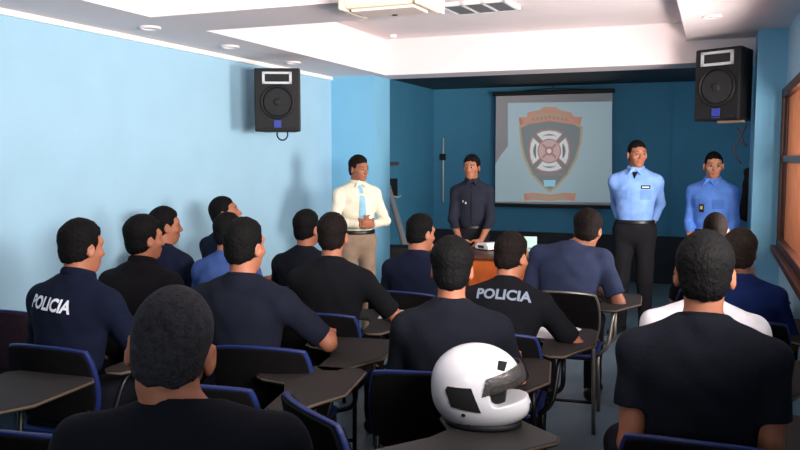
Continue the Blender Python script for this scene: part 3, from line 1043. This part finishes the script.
bm = bmesh.new()
for k in range(5): box(bm, -.075 + .002 * k, .075 + .003 * k, -.10, .10, .003 * k, .003 * k + .0024)
obj('sheets', bm, M['greenpaper'], bk)
bm = bmesh.new(); mt = Matrix.Translation((0, .04, .017)) @ Matrix.Rotation(rad(-20), 4, 'X'); box(bm, -.07, .07, -.002, .002, 0, .10, mt)
obj('folded_sheet', bm, M['greenpaper'], bk)

# ================================================================== CHAIRS
def make_chair():
    r = empty('tablet_chair')
    # seat
    pan = bmesh.new(); prism(pan, [(x, y + .02) for x, y in round_poly(.43, .43, .07)], .435, .455)
    st = obj('seat', pan, M['blueplastic'], r, bevel=.006)
    cu = bmesh.new(); prism(cu, [(x, y + .02) for x, y in round_poly(.39, .39, .07)], .455, .478)
    obj('seat_cushion', cu, M['blackcloth'], st, bevel=.012)
    # backrest: curved plate
    def plate(w, zl, zh, rr, th, y0, off):
        bm = bmesh.new()
        nx, nz = 14, 10
        def pt(i, k, side):
            u = -1 + 2 * i / nx; v = -1 + 2 * k / nz
            # squircle mapping for the rounded corners
            x = w / 2 * u * math.sqrt(1 - .22 * v * v * abs(u)); z = (zl + zh) / 2 + (zh - zl) / 2 * v * math.sqrt(1 - .22 * u * u * abs(v))
            y = y0 - .055 * (z - zl) / .32 + .05 * (x / .22) ** 2 + side * th / 2 + off
            return (x, y, z)
        A = [[bm.verts.new(pt(i, k, -1)) for k in range(nz + 1)] for i in range(nx + 1)]
        B = [[bm.verts.new(pt(i, k, 1)) for k in range(nz + 1)] for i in range(nx + 1)]
        for i in range(nx):
            for k in range(nz):
                bm.faces.new((A[i][k], A[i + 1][k], A[i + 1][k + 1], A[i][k + 1]))
                bm.faces.new((B[i][k], B[i][k + 1], B[i + 1][k + 1], B[i + 1][k]))
        for i in range(nx):
            bm.faces.new((A[i][0], B[i][0], B[i + 1][0], A[i + 1][0])); bm.faces.new((A[i][nz], A[i + 1][nz], B[i + 1][nz], B[i][nz]))
        for k in range(nz):
            bm.faces.new((A[0][k], A[0][k + 1], B[0][k + 1], B[0][k])); bm.faces.new((A[nx][k], B[nx][k], B[nx][k + 1], A[nx][k + 1]))
        return bm
    bk = obj('backrest', plate(.45, .50, .83, .08, .022, -.185, 0), M['blueplastic'], r, smooth=False, bevel=.006)
    obj('front_pad', plate(.425, .51, .816, .08, .02, -.187, .018), M['blackcloth'], bk, bevel=.008)
    obj('rear_pad', plate(.432, .507, .821, .08, .014, -.186, -.015), M['blackcloth'], bk, bevel=.006)
    for sx in (-1, 1):
        bm = bmesh.new(); tube(bm, [(.19 * sx, .19, .436), (.20 * sx, .215, .0)], .0115); obj('leg', bm, M['blackmetal'], r, smooth=True)
        bm = bmesh.new(); tube(bm, arc_path([(.185 * sx, -.19, .56), (.19 * sx, -.185, .40), (.20 * sx, -.235, .0)], .08), .0115); obj('leg', bm, M['blackmetal'], r, smooth=True)
    bm = bmesh.new()
    tube(bm, [(-.19, .19, .427), (.19, .19, .427)], .0105); tube(bm, [(-.19, -.17, .427), (.19, -.17, .427)], .0105)
    for sx in (-1, 1): tube(bm, [(.19 * sx, -.19, .427), (.19 * sx, .20, .427)], .0105)
    obj('seat_frame', bm, M['blackmetal'], r, smooth=True)
    bm = bmesh.new(); tube(bm, [(-.195, -.21, .18), (.195, -.21, .18)], .009)
    obj('stretcher', bm, M['blackmetal'], r, smooth=True)
    # writing tablet on the right-hand side
    poly = [(.21, -.10), (.25, -.14), (.31, -.13), (.36, -.02), (.44, .12), (.44, .44), (.41, .475), (.05, .475), (.02, .44), (.02, .30), (.06, .26), (.17, .22), (.205, .12)]
    bm = bmesh.new(); prism(bm, poly, .700, .718)
    tb = obj('writing_tablet', bm, M['tablet'], r, bevel=.003)
    bm = bmesh.new(); tube(bm, [(x, y, .709) for x, y in poly], .006, 6, True); obj('edge_band', bm, M['edge'], tb, smooth=True)
    bm = bmesh.new(); tube(bm, arc_path([(.20, -.15, .44), (.27, -.15, .50), (.29, -.08, .69), (.30, .30, .69)], .06), .0115)
    tube(bm, arc_path([(.195, .18, .44), (.29, .20, .46), (.29, .22, .69)], .05), .0115)
    obj('tablet_support', bm, M['blackmetal'], r, smooth=True)
    return r


CHAIR = make_chair()
_first = [True]
def chair(x, y, yaw, label, pad=None, frame=None, tablet=None):
    c = CHAIR if _first[0] else copy_tree(CHAIR)
    _first[0] = False
    c.location = (x, y, 0); c.rotation_euler = (0, 0, yaw)
    tag(c, label, 'chair', 'tablet-arm chairs')
    def swap(o, m):
        o.data = o.data.copy(); o.data.materials.clear(); o.data.materials.append(m)
    for ch in c.children:
        nm = ch.name.split('.')[0]
        if frame and nm in ('leg', 'tablet_support'): swap(ch, frame)
        if frame and nm == 'backrest': swap(ch, frame)
        if tablet and nm == 'writing_tablet': swap(ch, tablet)
        if pad:
            for g in ch.children:
                if g.name.split('.')[0] in ('rear_pad', 'front_pad'): swap(g, pad)
    return c


# ================================================================== AUDIENCE
navy = cloth('navy_cotton', 17, 21, 34); black = cloth('black_cotton', 12, 13, 18); black2 = cloth('faded_black_cotton', 17, 15, 19)
dnavy = cloth('dark_navy_cotton', 16, 19, 28); slate = cloth('slate_navy_cotton', 40, 48, 72); polo = cloth('navy_polo', 13, 20, 40)
royal = cloth('royal_blue_cotton', 26, 44, 96); midblue = cloth('mid_blue_cotton', 58, 80, 134); whitec = cloth('white_cotton', 214, 212, 216)
dpant = cloth('dark_trousers', 15, 17, 25); ink = cloth('ink_navy_cotton', 16, 22, 42)

AUD = [
    # key, px, py, depth, yaw, pose, build, label, chair label
    ('A1', 171, 282, 1.58, 22, dict(lean=8, hr=8, hs=-.035, nk=.022, shrug=.03, hp=-6, hy=4), dict(shirt=dnavy, hair='haircrop', hair_style='crop', width=1.06, collar='tee', skin='tan', h=.006),
     'man with cropped greying hair in dark T-shirt, nearest the viewer on the left', 'tablet-arm chair under the man with cropped greying hair'),
    ('A2', 79, 218, 3.55, 2, dict(lean=10, side=1, hy=-14, hp=-4, rw=(.30, .42, .775)), dict(shirt=polo, collar='polo', width=1.05),
     'seated man in navy polo with white POLICIA lettering near the left wall', 'black and blue tablet-arm chair under the man in POLICIA polo'),
    ('A3', 142, 215, 4.2, 8, dict(lean=8, hy=-32), dict(shirt=black2, hair_style='full', collar='polo', width=1.05),
     'black-haired man in black shirt seated just ahead of the POLICIA polo', 'tablet-arm chair under the man in black shirt by the left wall'),
    ('A4', 163, 206, 5.05, 0, dict(lean=6, hy=-38), dict(shirt=ink),
     'man in navy shirt seated by the left wall, face turned right', 'tablet-arm chair under the navy-shirted man along the left wall'),
    ('A5', 222, 195, 5.6, -15, dict(lean=4, hy=-45, hp=14), dict(shirt=ink, hair_style='crop'),
     'man in profile looking up, furthest forward along the left wall', 'tablet-arm chair under the man looking up in profile'),
    ('A5b', 227, 212, 4.78, 4, dict(lean=8, hy=-10), dict(shirt=midblue),
     'man in mid-blue shirt mostly hidden behind a dark-haired man', 'tablet-arm chair under the man in mid-blue shirt'),
    ('A6', 243, 217, 3.5, 6, dict(lean=3, hy=-12, rw=(.27, .38, .775), poleR=V3(.7, -.3, -.5)), dict(shirt=navy, width=1.1, collar='tee'),
     'broad man in dark navy T-shirt with right elbow out, behind the cropped-hair man', 'tablet-arm chair with black back under the broad man in navy T-shirt'),
    ('A7', 306, 209, 5.05, 4, dict(lean=8, hy=-14), dict(shirt=dnavy),
     'man in dark shirt seated beyond the black T-shirt man, below the presenter', 'tablet-arm chair under the man in front of the presenter'),
    ('A8', 332, 212, 4.25, 10, dict(lean=8, hy=4, rw=(.25, .38, .775), poleR=V3(.6, -.3, -.5)), dict(shirt=black, hair='hairbrown', width=1.04, collar='tee'),
     'man in black T-shirt writing on white paper, seated in front of the presenter', 'tablet-arm chair under the man writing in black T-shirt'),
    ('A9', 420, 213, 4.9, 2, dict(lean=10, hy=-30, hp=-6, rw=(.05, .32, 1.06), poleR=V3(.5, .2, -1)), dict(shirt=ink),
     'man in navy shirt resting his chin on his hand, seated before the standing woman', 'tablet-arm chair under the man resting his chin on a hand'),
    ('A10', 452, 237, 3.1, 14, dict(lean=4, hy=0, hp=-4), dict(shirt=dnavy, width=1.06, hair='hair', hair_style='full'),
     'man in plain dark shirt seated directly behind the white helmet', 'black tablet-arm chair under the man behind the helmet'),
    ('A11', 511, 231, 3.9, 6, dict(lean=18, side=2, hy=-26, hp=-10, rw=(.30, .42, .775), poleR=V3(.5, -.7, -.4)), dict(shirt=black, hair='hairbrown', width=1.06, collar='tee'),
     'man in black T-shirt with grey POLICIA lettering leaning over his tablet', 'tablet-arm chair under the man with grey POLICIA lettering'),
    ('A12', 588, 209, 5.0, 4, dict(lean=22, side=2, hy=-12, hp=-14, hs=.085, shrug=.035, rw=(.20, .32, .76), poleR=V3(.4, -.4, -.7)), dict(shirt=slate, hair='hairbrown', hair_style='full', width=1.1, skin='dark'),
     'man in slate-blue T-shirt hunched to the right, front row', 'grey-framed tablet-arm chair under the hunched man in slate-blue T-shirt'),
    ('A13', 716, 211, 4.95, 2, dict(lean=8, hy=0), dict(shirt=black, hair='hairbrown', hair_style='crop', skin='dark', width=1.05),
     'man with dark brown hair in the front row, below the man at the pillar', 'tablet-arm chair under the front row man near the pillar'),
    ('A14', 741, 229, 4.05, 2, dict(lean=6, hy=4), dict(shirt=royal, hair='hairgrey', hair_style='full', width=1.05),
     'grey-brown haired man in royal blue shirt by the window', 'tablet-arm chair under the man in royal blue shirt'),
    ('A15', 706, 241, 3.2, 2, dict(lean=8, hy=0), dict(shirt=whitec, width=1.12),
     'man in white shirt hidden behind the large dark-shirted man on the right', 'tablet-arm chair under the man in white shirt'),
    ('A16', 706, 230, 2.42, 0, dict(lean=6, hy=-1, knee=.20, rw=(.19, .26, .68), lw=(-.19, .26, .68), poleR=V3(.05, -.4, -.9), poleL=V3(-.05, -.4, -.9)), dict(shirt=dnavy, width=1.05, collar='tee', sleeve=.60, h=.006),
     'large man in dark T-shirt seen from behind, nearest the viewer on the right', 'tablet-arm chair under the large man on the right'),
]
def chair_by_back(px, py, yw, lab, **kw):
    """chair whose backrest top stands at that point of the room"""
    P = at_z(px, py, .83)
    c, s_ = math.cos(rad(yw)), math.sin(rad(yw))
    oy = -.24
    return chair(P[0] + s_ * oy, P[1] - c * oy, rad(yw), lab, **kw)


PEOPLE = {}
for i, (key, px, py, d, yw, pose, bld, lab, clab) in enumerate(AUD):
    J = seated(**pose)
    loc, sc = place(J, px, py, d, rad(yw))
    bld = dict(bld)
    bld.setdefault('trousers', dpant)
    J = build_person('person', J, lab, loc, rad(yw), sc, seed=i + 1, group='seated audience', **bld)
    J['loc'], J['yaw'], J['sc'] = loc, rad(yw), sc
    PEOPLE[key] = J
    c, s_ = math.cos(rad(yw)), math.sin(rad(yw))
    grey = key == 'A12'
    bk = dict(A2=(40, 345, 2), A6=(256, 346, 8), A10=(424, 371, 10)).get(key)
    if bk: chair_by_back(bk[0], bk[1], bk[2], clab)
    else: chair(loc[0], loc[1], rad(yw), clab, frame=M['greymetal'] if grey else None)

back_lettering(PEOPLE['A2'], 'POLICIA', .078, -.14, M['letter'], wide=.80, tilt=-4, u=-.03, label='white block letters reading POLICIA')
back_lettering(PEOPLE['A11'], 'POLICIA', .075, -.10, M['greyletter'], wide=1.0, label='grey block letters reading POLICIA')

# empty chairs
chair_by_back(14, 431, 8, 'empty blue-edged tablet-arm chair at the lower left corner', tablet=M['tabletgrey'])
chair_by_back(-8, 309, 10, 'dark maroon-backed chair at the left edge by the wall', pad=M['maroon'])
chair_by_back(192, 384, 10, 'empty blue-edged chair between the cropped-hair man and the broad man')
chair(-2.68, 1.98, rad(4), 'chair at the left edge with only its dark tablet in view')
hc = chair(-1.05, 2.36, rad(-38), 'empty turned tablet-arm chair carrying the white helmet', tablet=M['tabletgrey'])

# papers on the tablets
def paper(key, lx, ly, rz, lab, n=2, w=.21, h_=.29, z=.7185):
    J = PEOPLE[key]
    c, s_ = math.cos(J['yaw']), math.sin(J['yaw'])
    p = empty('paper_sheet', (J['loc'][0] + lx * c - ly * s_, J['loc'][1] + lx * s_ + ly * c, z), J['yaw'] + rad(rz), lab, 'paper', 'papers on the tablets')
    for k in range(n):
        bm = bmesh.new(); mt = Matrix.Rotation(rad(4 * k), 4, 'Z'); box(bm, -w / 2, w / 2, -h_ / 2, h_ / 2, .0015 * k, .0015 * k + .001, mt)
        obj('sheet', bm, M['paper'], p)


paper('A8', .31, .36, 5, 'white sheet on the tablet of the man in plain black T-shirt')
paper('A11', .23, .33, -12, 'white sheets under the forearm of the man with grey lettering', n=3)
paper('A2', .30, .36, 8, 'pale sheet under the forearm of the man in POLICIA polo', n=1)

# ================================================================== HELMET
def make_helmet(loc, yaw):
    r = empty('helmet', loc, yaw, 'white full-face motorcycle helmet with smoked visor on a chair tablet', 'helmet')
    F = Field((-.17, -.2, -.02), (.17, .22, .30), .004)
    F.ell((0, -.012, .145), (.119, .150, .124), None, .0)
    F.ell((0, -.015, .085), (.112, .138, .10), None, .04)
    F.ell((0, .055, .072), (.097, .112, .066), None, .04)
    F.cut((0, 0, .006), (0, -.06, -1))
    for a in range(1):
        F.rbox((0, .155, .140), (.2, .118, .034), rot('X', 10), .022, op='sub')
    F.ell((0, 0, .02), (.085, .11, .05), None, op='sub')
    o, V, Q = field_obj('shell', F, M['shell'], r)
    bvh = BVHTree.FromPolygons([Vector(v) for v in V], Q.tolist())
    F = Field((-.17, -.2, -.02), (.17, .22, .30), .005)
    F.ell((0, -.012, .145), (.106, .132, .110)); F.cut((0, .01, .03), (0, 0, -1)); F.cut((0, .085, 0), (0, 1, 0))
    field_obj('liner', F, M['liner'], r)
    F = Field((-.17, -.2, .0), (.17, .22, .30), .004)
    F.torus(V3(0, .012, .008), np.eye(3), .088, .118, .0075)
    F.cut((0, 0, .001), (0, 0, -1))
    field_obj('base_trim', F, M['black'], r)
    # visor, swung up a little
    F = Field((-.17, -.1, .05), (.17, .22, .32), .0035)
    R = rot('X', 6)
    F.ell((0, -.008, .148), (.126, .160, .132), R)
    F.ell((0, -.008, .148), (.1225, .1565, .1285), R, op='sub')
    F.cut((0, .10, .146), rot('X', 15) @ V3(0, 0, -1)); F.cut((0, .10, .208), rot('X', 18) @ V3(0, 0, 1)); F.cut((0, .018, .15), (0, -1, .25))
    field_obj('visor', F, M['visor'], r)

    def side(name, poly, m, d=(1, 0, 0), off=.003, axes=(1, 2), org=None):
        me = bpy.data.meshes.new(name)
        bm = bmesh.new()
        vs = [bm.verts.new((u, v, 0)) for u, v in poly]
        f = bm.faces.new(vs); bmesh.ops.triangulate(bm, faces=[f])
        for _ in range(3):
            es = [e for e in bm.edges if e.calc_length() > .015]
            if es:
                bmesh.ops.subdivide_edges(bm, edges=es, cuts=1); bmesh.ops.triangulate(bm, faces=bm.faces)
        D = Vector(d)
        for v in bm.verts:
            if axes == (1, 2): p = Vector((0, v.co.x, v.co.y)) + D * .4
            else: p = Vector((v.co.x, 0, v.co.y)) + D * .5
            h_ = bvh.ray_cast(p, -D, 1.0)
            v.co = (h_[0] if h_[0] is not None else p - D * .3) + D * off
        bmesh.ops.recalc_face_normals(bm, faces=bm.faces)
        bm.to_mesh(me); bm.free()
        return link_mesh(name, me, m, r)
    for sx in (1, -1):
        side('side_plate', [(-.105, .135), (-.098, .150), (-.020, .152), (.012, .072), (-.085, .084)], M['liner'], (sx, 0, 0))
        side('rivet', [(-.045 + .007 * math.cos(k), .060 + .007 * math.sin(k)) for k in [2 * PI * q / 10 for q in range(10)]], M['liner'], (sx, 0, 0))
        side('brow_vent', [(.062, .232), (.090, .224), (.082, .200), (.060, .208)], M['liner'], (sx, 0, 0))
    side('chin_vent', [(-.035, .055), (.035, .055), (.03, .085), (-.03, .085)], M['liner'], (0, 1, 0), axes=(0, 2))
    return r


P = at_depth(480, 425, 2.66)
make_helmet((P[0], P[1], .7182), YAW - PI / 2 - rad(10))

# ================================================================== STANDING PEOPLE
def facecam(px, off): return None
cream = cloth('cream_shirt', 226, 218, 196); khaki = cloth('beige_trousers', 150, 128, 108); dshirt = cloth('charcoal_shirt', 34, 36, 48)
lblue = cloth('light_blue_shirt', 122, 160, 222); pock = cloth('light_blue_pocket', 108, 144, 204); pock2 = cloth('blue_pocket', 80, 124, 202); lblue2 = cloth('blue_work_shirt', 92, 140, 222); tiec = cloth('pale_blue_tie', 136, 184, 206); bpant = cloth('black_trousers', 26, 26, 30)


def stand_person(px, py, d, off, J, lab, **kw):
    P = at_depth(px, py, d)
    yw = math.atan2(P[1], P[0]) + PI / 2 + rad(off)        # local +Y towards the viewer
    loc, sc = place(J, px, py, d, yw)
    J = build_person('person', J, lab, loc, yw, sc, face=True, h=.0048, tuck=True, **kw)
    J['loc'], J['yaw'], J['sc'] = loc, yw, sc
    return J


# presenter with clasped hands
J = stand_person(358, 154.5, 7.0, 22, standing(lean=-1, hy=22, hp=-4, rw=(.065, .255, 1.10), lw=(-.03, .265, 1.09), poleR=V3(.8, -.2, -.5), poleL=V3(-.8, -.2, -.5),
                 hands=dict(R=dict(f=(-.9, .3, .1), n=(0, -1, 0), curl=38), L=dict(f=(.85, .2, .2), n=(0, -1, 0), curl=36)), belly=.012),
                 'presenter in cream shirt, pale blue tie and beige trousers with clasped hands', shirt=cream, sleeve=1.93, trousers=khaki, collar='shirt', hair='hairbrown', seed=31, width=1.03, skin='tan')
t = drape_grid(J, None, [(-.005, -.016, .016), (-.03, -.022, .022), (-.05, -.017, .017), (-.15, -.028, .028), (-.28, -.036, .036), (-.37, -.038, .038), (-.41, 0, 0)], True, off=.008, name='tie', m=tiec, parent=J['root'])
drape_grid(J, None, rect_rows(-.20, -.09, .055, .135), True, off=.004, name='pocket', m=cream)
# woman in dark shirt
J = stand_person(472, 154, 7.45, -4, standing(hy=-14, hp=0, rw=(.10, .23, .90), lw=(-.11, .23, .90), poleR=V3(.7, -.5, -.4), poleL=V3(-.7, -.5, -.4),
                 hands=dict(R=dict(f=(-.5, .35, -.7), n=(-.3, -.9, 0), curl=28), L=dict(f=(.5, .35, -.7), n=(.3, -.9, 0), curl=28))),
                 'woman in charcoal shirt with tied-back dark hair, hands in front of her waist', shirt=dshirt, sleeve=1.62, trousers=bpant, collar='shirt', hair='hair', hair_style='short', bun=True, seed=32, width=.93, skin='tan')
drape_grid(J, None, rect_rows(-.20, -.18, .075, .085), True, off=.006, name='breast_badge', m=M['silver'])
drape_grid(J, None, rect_rows(-.215, -.195, .045, .06), True, off=.006, name='breast_badge', m=M['silver'])
drape_grid(J, None, rect_rows(-.42, -.04, -.004, .004), True, off=.003, name='button_placket', m=black)
# tall man in light blue, hands behind the back
J = stand_person(637, 139, 7.1, -6, standing(hy=26, hp=0, rw=(.11, -.17, .90), lw=(-.11, -.18, .92), poleR=V3(.4, -.9, .1), poleL=V3(-.4, -.9, .1), sw=.164,
                 hands=dict(R=dict(f=(-.9, -.1, -.2), n=(0, -1, 0)), L=dict(f=(.9, -.1, -.2), n=(0, -1, 0)))),
                 'tall man in light blue shirt and black trousers, hands behind his back', shirt=lblue, sleeve=1.80, trousers=bpant, collar='shirt', hair='hair', hair_style='crop', seed=33, width=1.05, skin='tan')
drape_grid(J, None, rect_rows(-.155, -.125, -.135, -.06), True, off=.006, name='name_patch', m=black)
drape_grid(J, None, rect_rows(-.145, -.136, -.125, -.07), True, off=.0075, name='patch_print', m=M['letter'])
for sx in (-1, 1):
    drape_grid(J, None, rect_rows(-.25, -.165, sx * .10 - .045, sx * .10 + .045), True, off=.006, name='pocket', m=pock)
drape_grid(J, None, [(.005, -.022, .022), (-.03, -.018, .018), (-.07, -.001, .001)], True, off=.006, name='undershirt', m=black)
drape_grid(J, None, rect_rows(-.43, -.075, -.014, .014), True, off=.004, name='button_placket', m=lblue)
# man by the pillar
J = stand_person(714, 150.5, 6.85, -22, standing(hy=28, hp=-2, lean=2, rw=(.10, .22, .92), lw=(-.13, .22, .92), poleR=V3(.4, -.5, -.5), poleL=V3(-.4, -.5, -.5), sw=.16,
                 hands=dict(R=dict(f=(-.8, .3, .2), n=(0, -.6, -.6), curl=35), L=dict(f=(.8, .3, .1), n=(0, -.6, -.6), curl=35))),
                 'man in bright blue shirt standing against the right pillar under the loudspeaker', shirt=lblue2, sleeve=1.85, trousers=bpant, collar='shirt', hair='hair', hair_style='crop', seed=34, width=1.08, skin='fair')
drape_grid(J, None, rect_rows(-.40, -.06, -.013, .013), True, off=.004, name='button_placket', m=lblue2)
for sx in (-1, 1):
    drape_grid(J, None, rect_rows(-.24, -.155, sx * .10 - .045, sx * .10 + .045), True, off=.006, name='pocket', m=pock2)
bd = drape_grid(J, None, rect_rows(-.27, -.20, .02, .065), True, off=.010, name='badge_holder', m=M['black'])
bd2 = drape_grid(J, None, rect_rows(-.245, -.215, .03, .055), True, off=.013, name='badge_face', m=mat('yellow_badge', srgb(220, 190, 90), .5))

# ================================================================== LIGHT
w = bpy.data.worlds.new('world'); SC.world = w
w.use_nodes = True
bg = w.node_tree.nodes['Background']
bg.inputs['Color'].default_value = (0.62, 0.80, 1.0, 1)
bg.inputs['Strength'].default_value = 0.16


def area(name, loc, target, sx, sy, power, col, spread=180):
    l = bpy.data.lights.new(name, 'AREA')
    l.shape = 'RECTANGLE'; l.size = sx; l.size_y = sy; l.energy = power; l.color = col; l.spread = rad(spread)
    o = bpy.data.objects.new(name, l); COL.objects.link(o)
    o.location = loc
    o.rotation_euler = (Vector(target) - Vector(loc)).to_track_quat('-Z', 'Y').to_euler()
    return o


area('window_light', (XR + .45, 5.1, 1.55), (-3, 6.6, 2.25), 1.0, .9, 205, (1.0, .92, .87), 130)
area('rear_window_light', (XR + .12, 1.9, 1.82), (-3.4, 4.5, 2.75), 1.6, .55, 112, (1.0, .92, .89), 112)

area('stage_fill_light', (XR - .06, 8.9, 1.8), (-2.0, 10.2, 1.5), .8, 1.0, 13, (.8, .92, 1.0))  # added fill; lifts the dark end wall

area('rear_fill_light', (-1.2, -2.0, 1.9), (-.6, 7.0, 2.75), 1.2, .6, 8, (.95, .97, 1.0), 70)  # added fill behind the camera, no door modelled; brightens pillar, beam and soffit

SC.view_settings.view_transform = 'Standard'
SC.view_settings.look = 'None'
SC.view_settings.exposure = 0.0
SC.cycles.use_denoising = True
SC.cycles.max_bounces = 8
